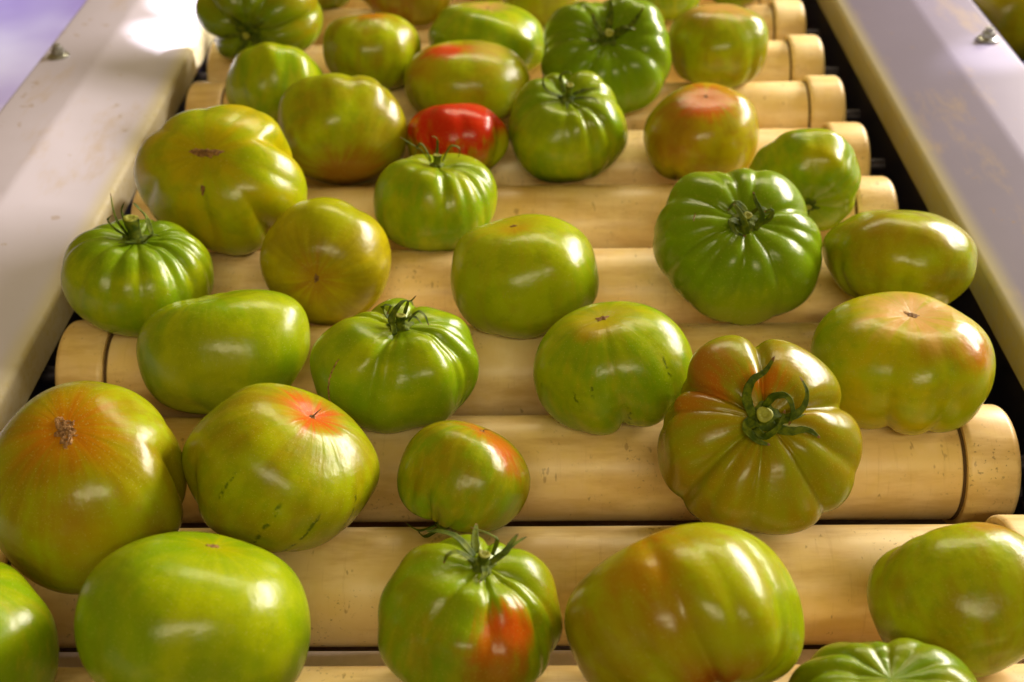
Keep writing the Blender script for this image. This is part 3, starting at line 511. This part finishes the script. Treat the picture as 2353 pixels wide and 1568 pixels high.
C('t15',MG,MG,fa=.15,sh=(DG,.5,.0,.9),pat=[((0,-.9,.3),.3,.9,YG,.7)],parts=dict(sep=[([(.1,-.12,.03),(.14,-.02,.2),(.05,.1,.32),(.02,.2,.34)],.075,.2),([(.0,-.18,.03),(-.05,-.1,.18),(-.14,.02,.26),(-.17,.07,.26)],.09,0),([(.1,-.05,.04),(.22,-.03,.12),(.24,.05,.2),(.16,.03,.2)],.08,0),([(.05,.06,.08),(.13,.1,.16),(.23,.09,.13)],.05,0),([(.0,.1,.06),(-.12,.16,.12),(-.2,.08,.08)],.07,0),([(-.05,-.05,.04),(-.17,-.08,.12),(-.12,-.18,.06),(0,-.22,.03)],.09,0)],disc=.15,stub=(.042,.2,(0,0)),crack=[([(.62,-176),(.66,-188)],.03)]))
C('t16',OL,YG,pat=[((.1,.5,.8),.15,.6,BR,.3),((0,.0,1),.1,.5,YL,.35)])
C('t17',YG,YL,pole=(PK,.75,.9),pat=[((.75,.3,.6),.1,.45,OR,.75),((.35,.35,.9),.05,.35,BR,.6),((-.8,.2,.5),.2,.8,MG,.6)],parts=dict(scar=[(0,0,.055,1.7,-25,'s')]))
C('t18',(.27,.19,.0015),(.23,.225,.002),mot=(.25,.15,.0015),pat=[((-.55,.6,.5),.1,.62,BR,.95),((.12,.6,.75),.03,.3,OR,.9),((-.7,.3,.55),.05,.32,OR,.5),((-.4,.55,.65),.03,.2,OR,.45)],fleck=(.22,.27,.006),
 parts=dict(sep=[([(-.12,.0,.04),(-.19,.15,.14),(-.15,.28,.22),(-.03,.38,.28),(.05,.52,.30)],.105,.2),([(.1,-.05,.04),(.22,-.02,.14),(.32,.06,.2),(.35,.2,.24),(.28,.34,.24)],.085,-.4),([(-.02,.08,.08),(.06,.15,.2),(.17,.13,.26),(.22,-.0,.24),(.2,-.1,.14)],.085,0),([(-.1,-.12,.05),(-.02,-.22,.14),(.1,-.14,.22),(.15,.02,.24)],.09,.3),([(.08,-.1,.04),(.22,-.14,.06),(.38,-.12,.08),(.5,-.19,.09)],.105,0),([(-.12,-.02,.03),(-.18,-.13,.08),(-.08,-.25,.07),(.04,-.28,.06)],.11,.2),([(.12,-.04,.1),(.22,-.05,.16),(.36,.02,.12)],.045,0)],disc=.17,stub=(.068,.17,(-.02,0))))
C('t19',YG,MG,pole=(YL,.6,.7),pat=[((-.25,.7,.6),.05,.35,OR,.45)],vein=[(-118,-.1,.35),(-104,.1,.4),(-78,-.7,-.1),(-40,.1,.5)],parts=dict(scar=[(0,0,.05,1.7,15,'s')]))
C('t20',YG,YG,pole=(YL,.6,.6),pat=[((-.15,.85,.5),.03,.28,OR,.7),((.9,-.1,.4),.2,.7,MG,.6)],parts=dict(scar=[(0,0,.03,1.5,0,'s')]))
C('t21',YL,OL,mot=OL,pole=(BR,.55,.75),pat=[((.1,.8,.5),.3,.9,YG,.6)],parts=dict(scar=[(0,0,.04,1.8,80,'s')]))
C('t22',YG,MG,fa=.2,sh=(DG,.8,.35,.85),parts=dict(sep=[([(-.1,0,.05),(-.22,.0,.25),(-.26,.0,.45),(-.27,0,.68)],.085,.3),([(-.1,-.05,.05),(-.25,-.05,.15),(-.33,-.05,.28),(-.27,0,.36)],.07,0),([(-.12,.1,.1),(-.17,.1,.35),(-.12,.1,.5)],.12,0),([(.18,0,.05),(.12,.05,.3),(.04,.05,.44),(-.02,.1,.5)],.09,0),([(.1,-.12,.03),(.2,-.12,.1),(.28,-.05,.06)],.09,0),([(-.05,-.15,.03),(-.12,-.22,.06),(-.22,-.2,.04)],.09,0)],disc=.17,stub=(.085,.34,(-.06,.05))))
C('t23',MG,YG,pat=[((-.3,-.3,.9),.2,.9,OL,.35)],fleck=(.25,.3,.006))
C('t24',MG,YG,sh=(DG,.4,.5,1.2),fleck=(.22,.3,.006),parts=dict(sep=[([(-.07,-.2,.02),(-.1,-.15,.2),(-.04,-.05,.32),(.04,.05,.36),(.12,.08,.33),(.18,.12,.38)],.10,.2),([(-.1,0,.05),(-.2,.05,.2),(-.2,.0,.3),(-.12,0,.32),(-.16,-.05,.2)],.07,0),([(.1,0,.08),(.2,.0,.22),(.28,-.05,.17),(.33,-.1,.05)],.07,0),([(.05,.1,.1),(.1,.15,.28),(.15,.1,.24)],.06,0),([(.0,-.05,.1),(.15,-.08,.2),(.25,-.1,.1)],.08,0)],disc=.15,stub=(.055,.22,(0,0)),crack=[([(1.05,-142),(1.35,-141),(1.65,-139),(1.85,-136)],.012)]))
C('t25',OL,YG,mot=(.27,.18,.001),ray=1.0,pole=(OR,.75,.8),pat=[((-.15,-.25,.9),.03,.5,BR,.7),((.1,-.5,.8),.1,.5,YL,.5)],parts=dict(scar=[(0,-.03,.09,2.0,-75,'c')]))
C('t26',YG,OL,pole=((.52,.075,.004),.42,.95),pat=[((.3,.75,.5),.1,.5,OR,.35)],vein=[(-128,-.2,.35),(-95,-.75,.3),(-72,-.5,.3),(-45,-.2,.55)],parts=dict(scar=[(0,0,.03,1.2,0,'s')],pin=[(0,0,.0),(.02,.02,.05),(.05,.05,.11)]))
C('t27',MG,OL,pole=(OR,.5,.9),pat=[((.65,.65,.45),.1,.5,OR,.95),((.8,.3,.6),.1,.45,RD,.5)],parts=dict(scar=[(0,0,.04,1.2,0,'s')],pin=[(0,0,.0),(.03,.0,.04),(.09,.0,.05)],under=1))
C('t28',MG,YG,pole=(YL,.3,.4),fleck=(.23,.31,.006),parts=dict(scar=[(0,0,.035,1.8,0,'s')]))
C('t29',YG,MG)
C('t30',OL,MG,sh=(MG,.7,.3,1.0),pat=[((.38,-.1,.85),.12,.5,(.56,.075,.003),.95),((.2,-.55,.8),.15,.6,BR,.85),((.15,-.3,.9),.05,.3,OR,.8)],
 parts=dict(sep=[([(-.1,.05,.05),(-.3,.17,.15),(-.48,.26,.17),(-.66,.34,.2)],.10,.2),([(-.1,-.03,.05),(-.26,.0,.1),(-.38,-.04,.1),(-.42,-.1,.04)],.085,0),([(-.08,.12,.05),(-.1,.26,.1),(-.1,.36,.14),(-.09,.47,.17)],.105,0),([(.08,0,.03),(.22,.07,.1),(.30,.19,.16),(.36,.3,.22)],.11,.2),([(.2,.06,.1),(.33,.17,.16),(.46,.28,.22)],.06,0),([(.1,.08,.08),(.13,.13,.24),(.08,.13,.3),(-.04,.14,.32),(-.19,.16,.34)],.06,0),([(.01,-.06,.05),(.02,-.18,.06),(-.03,-.3,.03)],.10,0)],disc=.14,stub=(.06,.19,(0,0))))
C('t31',(.28,.21,.001),YG,mot=(.27,.19,.001),pat=[((.3,-.5,.8),.08,.5,BR,.9),((-.1,.1,1),.03,.3,BR,.4),((.3,-.6,.7),.03,.25,(.22,.035,.002),.7),((-.4,.55,.7),.1,.6,OR,.4),((-.3,.85,.3),.05,.4,OR,.55),((.35,-.2,.9),.1,.5,YG,.6),((.85,.1,.3),.2,.6,MG,.5)])
C('t32',OL,YG,pat=[((.3,.9,.2),.1,.4,OR,.5)])
C('t33',YL,MG,fa=.5,sh=(DG,.7,.0,.6))
C('t34',MG,DG,parts=dict(sep=[([(-.1,0,.05),(-.2,.02,.2),(-.33,.05,.42)],.07,0),([(.0,.05,.05),(.0,.1,.35),(.0,.12,.68)],.08,0),([(.1,0,.05),(.15,.05,.25),(.22,.08,.45)],.07,0),([(-.02,.05,.05),(-.06,.1,.3),(-.08,.12,.5)],.08,0)],disc=.14))
C('u01',MG,OL); C('u02',OL,BR); C('u03',MG,YG); C('u04',YG,OL); C('u05',YG,MG); C('u06',MG,OL)
LAB.update(dict(
t01='dark green ribbed tomato with dark calyx in the far left corner beside the sunlit rail',
t02='small plain yellow-green tomato before the dark ribbed far-left one',
t03='olive tomato with a small orange top, left of the flat pale-topped one',
t04='flattish green tomato with a pale pinkish top, behind the red-smeared one',
t05='olive tomato with a red smear on top, behind the small red tomato',
t06='large dark green heavily ribbed tomato with spiky calyx in the far rows right of centre',
t07='olive-green tomato with pale pink top, last one before the far right roller caps',
t08='round green tomato with deep notch and spread calyx, right of the red tomato',
t09='small red tomato, the reddest one, peeking out behind a green one with curled calyx',
t10='bright green tomato with thin curled calyx standing in front of the red tomato',
t11='yellow-olive tomato with notched top and reddish underside, left of the red tomato',
t12='big double-lobed yellow-green tomato with two brown scars near the left rail',
t13='round brownish-orange tomato with red blushed top, behind the big ribbed green one',
t14='yellow-green lumpy tomato on its side behind the big ribbed one, by the right roller ends',
t15='large deep-ribbed green tomato with knotted calyx facing up, right of centre',
t16='flat olive tomato touching the right rail with a white highlight, no calyx',
t17='large yellow-green tomato with pale pink top scar near the right rail',
t18='bronze-green pumpkin-shaped tomato with long curling sepals and brown-red upper lobes',
t19='green tomato with dark green streaks and notched bottom, left of the bronze pumpkin-shaped one',
t20='smooth pale green tomato with a tiny orange-ringed scar, in the middle of the rollers',
t21='olive-yellow tomato whose star-shaped blossom scar faces the camera',
t22='green tomato with upright spiky calyx against the left rail',
t23='bean-shaped smooth green tomato lying on the roller left of centre',
t24='green tomato with looped calyx and a stitched brown crack down its left side',
t25='huge olive tomato with orange blush around a long corky scar at the left edge',
t26='large yellow-green tomato with red star around its scar and broken green streaks',
t27='smallest foreground tomato with red shoulder and stem underneath, centre',
t28='big bright plain green tomato at the bottom left, nearest row',
t29='yellow-green tomato cut off by the bottom left corner',
t30='tomato with long spread sepals and an orange-red patch at the bottom centre',
t31='huge olive tomato with a reddish cleft at its bottom and a bright highlight',
t32='large olive tomato cut off by the right edge of the photo',
t33='striped bright and dark green tomato cut off at the bottom right',
t34='tomato below the frame showing only its pointed sepals at the bottom edge',
u01='dark green tomato sliver at the top edge behind the orange-topped olive one',
u02='dark olive ribbed tomato at the top edge, widest of those cut off there',
u03='thin green tomato sliver at the top edge behind the pale-topped flat one',
u04='yellow-green tomato at the top edge left of the big spiky-calyx one',
u05='light green tomato at the top edge right of the big spiky-calyx one',
u06='small dark green tomato at the top edge above the far right roller caps',
))

GROUP = 'green beefsteak tomatoes on the roller conveyor'
def mat33(M): return np.array(M)
def rho_to_u(sp, s):
    e = 2.0 / sp.get('n', 2.25); return np.arcsin(np.clip(s, 0, 1) ** (1 / e))
def on_surf(sp, x, y):
    x = np.asarray(x, float); y = np.asarray(y, float)
    s = np.hypot(x, y); ph = np.arctan2(y, x)
    return surf(sp, rho_to_u(sp, s).ravel(), ph.ravel()).reshape(x.shape + (3,))
def sepal_mesh(sp, M, pts, wid, tw=0.0, seg=22, th=.014):
    """pts: (x, y, lift) control points in the fruit's own frame; a tapered folded leaf"""
    C = []
    for (x, y, l) in pts:
        p = on_surf(sp, np.array([x]), np.array([y]))[0]; C.append(np.array([x, y, p[2] + l]))
    C = np.array(C); n = len(C)
    ts = np.linspace(0, n - 1, seg); P = []
    for t in ts:
        i = min(int(t), n - 2); f = t - i
        p0, p1, p2, p3 = C[max(i - 1, 0)], C[i], C[i + 1], C[min(i + 2, n - 1)]
        P.append(.5 * ((2 * p1) + (-p0 + p2) * f + (2 * p0 - 5 * p1 + 4 * p2 - p3) * f * f + (-p0 + 3 * p1 - 3 * p2 + p3) * f ** 3))
    P = np.array(P); T_ = np.gradient(P, axis=0); T_ /= np.linalg.norm(T_, axis=1)[:, None]
    up = np.array([0, 0, 1.0]); vs = []; K = 8
    side0 = None
    for i in range(seg):
        s = np.cross(T_[i], up)
        if side0 is not None and np.linalg.norm(s) < .35: s = side0 - T_[i] * np.dot(side0, T_[i])
        if side0 is not None and np.dot(s, side0) < 0: s = -s
        s /= max(1e-6, np.linalg.norm(s)); side0 = s
        nn = np.cross(s, T_[i]); a = i / (seg - 1)
        an = tw * a; s2 = s * math.cos(an) + nn * math.sin(an); n2 = -s * math.sin(an) + nn * math.cos(an)
        w_ = wid * (min(1, .62 + a * 2.2) * (1 - a) ** .62 + .05) * (1 + .06 * math.sin(i * 1.7)); tt = th * (1 - a * .75)
        for k in range(K):
            q = 2 * math.pi * k / K; cx = math.cos(q); sy = math.sin(q)
            vs.append(P[i] + s2 * cx * w_ * .5 + n2 * (sy * tt * .5 + abs(cx) ** 1.3 * w_ * .22))
    fs = [(i * K + k, i * K + (k + 1) % K, (i + 1) * K + (k + 1) % K, (i + 1) * K + k) for i in range(seg - 1) for k in range(K)]
    fs += [tuple(range(K))[::-1], tuple((seg - 1) * K + k for k in range(K))]
    V = np.array(vs) @ M.T
    me = pyd('sepal', V, fs); me.materials.append(M_SEPAL); me.materials.append(M_TIP)
    nf = (seg - 1) * K
    for j, p in enumerate(me.polygons):
        if j >= nf - K * 2 and j != nf: p.material_index = 1
    return me
def stub_mesh(sp, M, r, h, x0=0, y0=0, lean=(0, 0)):
    base = on_surf(sp, np.array([.001]), np.array([0]))[0][2] - .03
    prof = [(r * 1.7, 0), (r * 1.25, .05), (r, .1), (r * .95, h * .7), (r * 1.12, h * .86), (r * 1.15, h * .97), (r * .98, h), (r * .6, h + .004), (r * .45, h - .02), (.001, h - .01)]
    seg = 20; vs = []; fs = []
    for (q, z) in prof:
        for k in range(seg):
            a = 2 * math.pi * k / seg; rr = q * (1 + .06 * math.sin(3 * a + 1))
            vs.append((x0 + lean[0] * z / h + rr * math.cos(a), y0 + lean[1] * z / h + rr * math.sin(a), base + z))
    for i in range(len(prof) - 1):
        for k in range(seg): fs.append((i * seg + k, i * seg + (k + 1) % seg, (i + 1) * seg + (k + 1) % seg, (i + 1) * seg + k))
    me = pyd('stem_stub', np.array(vs) @ M.T, fs); me.materials.append(M_SEPAL); me.materials.append(M_STUB)
    for p in me.polygons:
        if p.index >= 5 * seg: p.material_index = 1
    return me
def disc_mesh(sp, M, r):
    """green base of the calyx lying in the dimple"""
    rings = 6; seg = 30; vs = []; fs = []
    for i in range(rings + 1):
        q = i / rings
        for k in range(seg):
            a = 2 * math.pi * k / seg; rr = q * r * (1 + .18 * math.sin(5 * a))
            p = on_surf(sp, np.array([rr * math.cos(a) + 1e-4]), np.array([rr * math.sin(a)]))[0]
            vs.append(p + np.array([0, 0, .05 * (1 - q * q) + .012]))
    for i in range(rings):
        for k in range(seg): fs.append((i * seg + k, i * seg + (k + 1) % seg, (i + 1) * seg + (k + 1) % seg, (i + 1) * seg + k))
    me = pyd('calyx', np.array(vs) @ M.T, fs); me.materials.append(M_SEPAL); return me
def scar_mesh(sp, M, cx, cy, outline, mat, rough=.02, rings=7, seg=36, seed=1, up=.012):
    """thin crust following the skin; outline(a) gives the radius in the fruit's frame"""
    r_ = np.random.RandomState(seed); vs = []; fs = []
    jig = r_.uniform(.75, 1.2, seg)
    for i in range(rings + 1):
        q = i / rings
        for k in range(seg):
            a = 2 * math.pi * k / seg; rr = q * outline(a) * (jig[k] if i == rings else 1)
            p = on_surf(sp, np.array([cx + rr * math.cos(a) + 1e-4]), np.array([cy + rr * math.sin(a)]))[0]
            vs.append(p * (1 + (up * (1 - q ** 3) - .003 * (q == 1)) + r_.uniform(-rough, rough) * .5 * (q < 1)))
    for i in range(rings):
        for k in range(seg): fs.append((i * seg + k, i * seg + (k + 1) % seg, (i + 1) * seg + (k + 1) % seg, (i + 1) * seg + k))
    me = pyd('blossom_scar', np.array(vs) @ M.T, fs); me.materials.append(mat); return me
def seam_mesh(sp, M, pth, wid, mat, seed=1):
    """thin stitched crack along a path of (u, phi)"""
    r_ = np.random.RandomState(seed); n = 70
    t = np.linspace(0, 1, n); A = np.array(pth)
    uu = np.interp(t, np.linspace(0, 1, len(A)), A[:, 0]); pp = np.interp(t, np.linspace(0, 1, len(A)), np.radians(A[:, 1])) + r_.normal(0, .004, n)
    w_ = wid * (.35 + r_.uniform(.2, 1, n)) * np.sin(np.pi * np.clip(t, .03, .97)) ** .3
    a = surf(sp, uu, pp - w_) * .998; b = surf(sp, uu, pp) * (1.008 + r_.uniform(0, .008, n))[:, None]; c = surf(sp, uu, pp + w_) * .998
    V = np.stack([a, b, c], 1).reshape(-1, 3)
    fs = []
    for i in range(n - 1):
        for k in range(2): fs.append((i * 3 + k, i * 3 + k + 1, i * 3 + k + 4, i * 3 + k + 3))
    me = pyd('healed_crack', V @ M.T, fs, False); me.materials.append(mat); return me
def gen_sepals(seed, n=5, ln=.42, lift=.16):
    r_ = random.Random(seed); out = []; a0 = r_.uniform(0, 360)
    for k in range(n):
        a = math.radians(a0 + k * 360 / n + r_.uniform(-16, 16)); L = ln * r_.uniform(.7, 1.15); cv = r_.uniform(-.5, .5)
        p = []
        for j, q in enumerate((.2, .5, .8, 1)):
            aa = a + cv * q * .7; p.append((L * q * math.cos(aa), L * q * math.sin(aa), .03 + lift * q * r_.uniform(.6, 1.2)))
        out.append((p, r_.uniform(.08, .11), r_.uniform(-.8, .8)))
    return out
def tomato(key, copy_rest=None):
    sp = SPECS[key]; bk = BAKED[key]; M = np.array(bk['M']); loc = np.array(bk['loc'])
    big = bk['big']
    nu, nv = (110, 176) if big else (72, 120)
    V, D = grid(sp, nu, nv)
    W = V @ M.T; zb = W[:, 2].min(); base = Vector((loc[0], loc[1], loc[2] + zb)); W = W - np.array([0, 0, zb])
    n = (nu - 1) * nv; fs = []
    for i in range(nu - 2):
        for k in range(nv): k2 = (k + 1) % nv; fs.append((i * nv + k, (i + 1) * nv + k, (i + 1) * nv + k2, i * nv + k2))
    for k in range(nv): k2 = (k + 1) % nv; fs.append((n, k, k2)); fs.append((n + 1, (nu - 2) * nv + k2, (nu - 2) * nv + k))
    me = pyd('fruit', W, fs)
    at = me.attributes.new('pdir', 'FLOAT_VECTOR', 'POINT'); at.data.foreach_set('vector', D.astype(np.float32).ravel())
    c = COLS[key]; Rl = np.array(bk['Rl'])
    cc = dict(c); cc['pat'] = [(tuple(Rl.T @ np.array(p[0])), *p[1:]) for p in c.get('pat', [])]
    mat = tomato_material(key, cc)
    parts = c.get('parts', {})
    ofs = Vector((0, 0, -zb))
    if parts:
        t = empty('tomato', base); o = link('fruit', me, mat, t)
    else:
        o = link('tomato', me, mat, None, base); t = o
    tag(t, LAB[key], 'tomato', c.get('group', GROUP))
    if 'sep' in parts:
        sl = parts['sep'] if isinstance(parts['sep'], list) else gen_sepals(*parts['sep'])
        cx = link('calyx', disc_mesh(sp, M, parts.get('disc', .13)), None, t, ofs)
        for (p, wd, tw) in sl: link('sepal', sepal_mesh(sp, M, p, wd, tw), None, cx)
        r, h, lean = parts.get('stub', (.055, .2, (0, 0)))
        link('stem_stub', stub_mesh(sp, M, r, h, 0, 0, lean), None, cx)
    if 'scar' in parts:
        for (x, y, rad, el, ang, kind) in parts['scar']:
            def ol(a, rad=rad, el=el, ang=ang):
                q = a - math.radians(ang); return rad * el / math.sqrt((math.cos(q)) ** 2 + (el * math.sin(q)) ** 2) * (1 + .22 * math.cos(5 * a + rad * 90))
            link('blossom_scar', scar_mesh(sp, M, x, y, ol, M_CORK if kind == 'c' else M_SCAR, .035 if kind == 'c' else .02, 12 if kind == 'c' else 6, seed=hash_num(key)), None, t, ofs)
    if 'pin' in parts:
        me2 = sepal_mesh(sp, M, parts['pin'], .022, 0, 10, .02); me2.name = 'dry_style'; me2.materials[0] = M_TIP; link('dry_style', me2, None, t, ofs)
    if 'crack' in parts:
        for (pth, wd) in parts['crack']: link('healed_crack', seam_mesh(sp, M, pth, wd, M_CORK, 3), None, t, ofs)
    return t
for key in BAKED: tomato(key)
# calyx under the small foreground tomato
def under_calyx():
    bk = BAKED['t27']; sp = dict(SPECS['t27']); M = np.array(bk['M'])
    t = [o for o in bpy.data.objects if o.get('label') == LAB['t27']][0]
    Mf = M @ np.diag([1, -1, -1.0])     # the stem end is the hidden pole
    sp2 = dict(sp); sp2['b'] = sp['b']; sp2['ribs'] = []; sp2['end'] = 'b'
    f = [c for c in t.children if c.name.startswith('fruit')][0]
    zb = min(v.co.z for v in f.data.vertices)
    ofs = Vector(bk['loc']) - t.location
    cx = link('calyx', disc_mesh(sp2, Mf, .12), None, t, ofs)
    for (p, wd, tw) in [([(-.1, 0, .05), (-.3, .05, .2), (-.55, .1, .22)], .10, 0), ([(.05, -.1, .05), (.1, -.3, .2), (.25, -.45, .2)], .09, 0), ([(-.05, .1, .05), (-.2, .3, .2), (-.35, .5, .18)], .09, .3), ([(.1, .05, .05), (.2, .25, .2), (.25, .45, .2)], .09, .3)]:
        link('sepal', sepal_mesh(sp2, Mf, p, wd, tw), None, cx)
    link('stem_stub', stub_mesh(sp2, Mf, .07, .42, 0, 0, (0, 0)), None, cx)
under_calyx()
# crate of more tomatoes beyond the right rail
cr = empty('harvest_crate', (.78, 1.35, -.38)); tag(cr, 'navy blue plastic crate of tomatoes beyond the right rail', 'crate')
def cpart(name, x0, x1, y0, y1, z0, z1, b=.004):
    o = link(name, box_mesh(name, x0, x1, y0, y1, z0, z1, b), M_CRATE, cr); o.location = -cr.location
cx0, cx1, cy0, cy1, cz0, cz1 = .465, 1.02, 1.115, 1.67, -.38, -.055
cpart('crate_wall', cx0, cx1, cy0, cy0 + .014, cz0 + .014, cz1 - .02)
cpart('crate_wall', cx0, cx1, cy1 - .014, cy1, cz0 + .014, cz1 - .02)
cpart('crate_wall', cx0, cx0 + .014, cy0 + .0145, cy1 - .0145, cz0 + .014, cz1 - .02)
cpart('crate_wall', cx1 - .014, cx1, cy0 + .0145, cy1 - .0145, cz0 + .014, cz1 - .02)
cpart('crate_bottom', cx0, cx1, cy0, cy1, cz0, cz0 + .0135)
cpart('crate_rim', cx0 - .012, cx1 + .012, cy0 - .012, cy0 + .016, cz1 - .0195, cz1, .003)
cpart('crate_rim', cx0 - .012, cx1 + .012, cy1 - .016, cy1 + .012, cz1 - .0195, cz1, .003)
cpart('crate_rim', cx0 - .012, cx0 + .016, cy0 + .0165, cy1 - .0165, cz1 - .0195, cz1, .003)
cpart('crate_rim', cx1 - .016, cx1 + .012, cy0 + .0165, cy1 - .0165, cz1 - .0195, cz1, .003)
bedding = link('packing_sheet', box_mesh('packing_sheet', cx0 + .016, cx1 - .016, cy0 + .016, cy1 - .016, -.14, -.132, .002), simple_mat('grey_packing_sheet', (.12, .10, .16), .7), None)
tag(bedding, 'dark sheet inside the navy crate under its tomatoes', 'sheet')
crl = ['largest yellow-green tomato in the navy crate, nearest its front rim', 'olive tomato behind the front one in the navy crate at the top right corner', 'green tomato deeper inside the navy crate, right of the others', 'green tomato at the far side of the navy crate']
for k, (x, y, key, s) in enumerate([(.575, 1.205, 't16', 1.2), (.53, 1.305, 't28', 1.05), (.69, 1.21, 't20', 1.1), (.645, 1.32, 't26', 1.1)]):
    sp = dict(SPECS[key]); sp['seed'] = 200 + k; V, D = grid(sp, 60, 96)
    W = (V * .048 * s) @ np.array(Matrix.Rotation(.5 + k, 3, 'Y') @ Matrix.Rotation(k * 1.3, 3, 'X')).T
    W = W - np.array([0, 0, W[:, 2].min()]); nu, nv = 60, 96; n = (nu - 1) * nv; fs = []
    for i in range(nu - 2):
        for q in range(nv): q2 = (q + 1) % nv; fs.append((i * nv + q, (i + 1) * nv + q, (i + 1) * nv + q2, i * nv + q2))
    for q in range(nv): q2 = (q + 1) % nv; fs.append((n, q, q2)); fs.append((n + 1, (nu - 2) * nv + q2, (nu - 2) * nv + q))
    me = pyd('tomato', W, fs); at = me.attributes.new('pdir', 'FLOAT_VECTOR', 'POINT'); at.data.foreach_set('vector', D.astype(np.float32).ravel())
    o = link('tomato', me, tomato_material('crate' + str(k), dict(a=YG if k % 2 == 0 else OL, b=OL)), None, (x, y, -.131)); tag(o, crl[k], 'tomato', 'tomatoes in the navy crate')
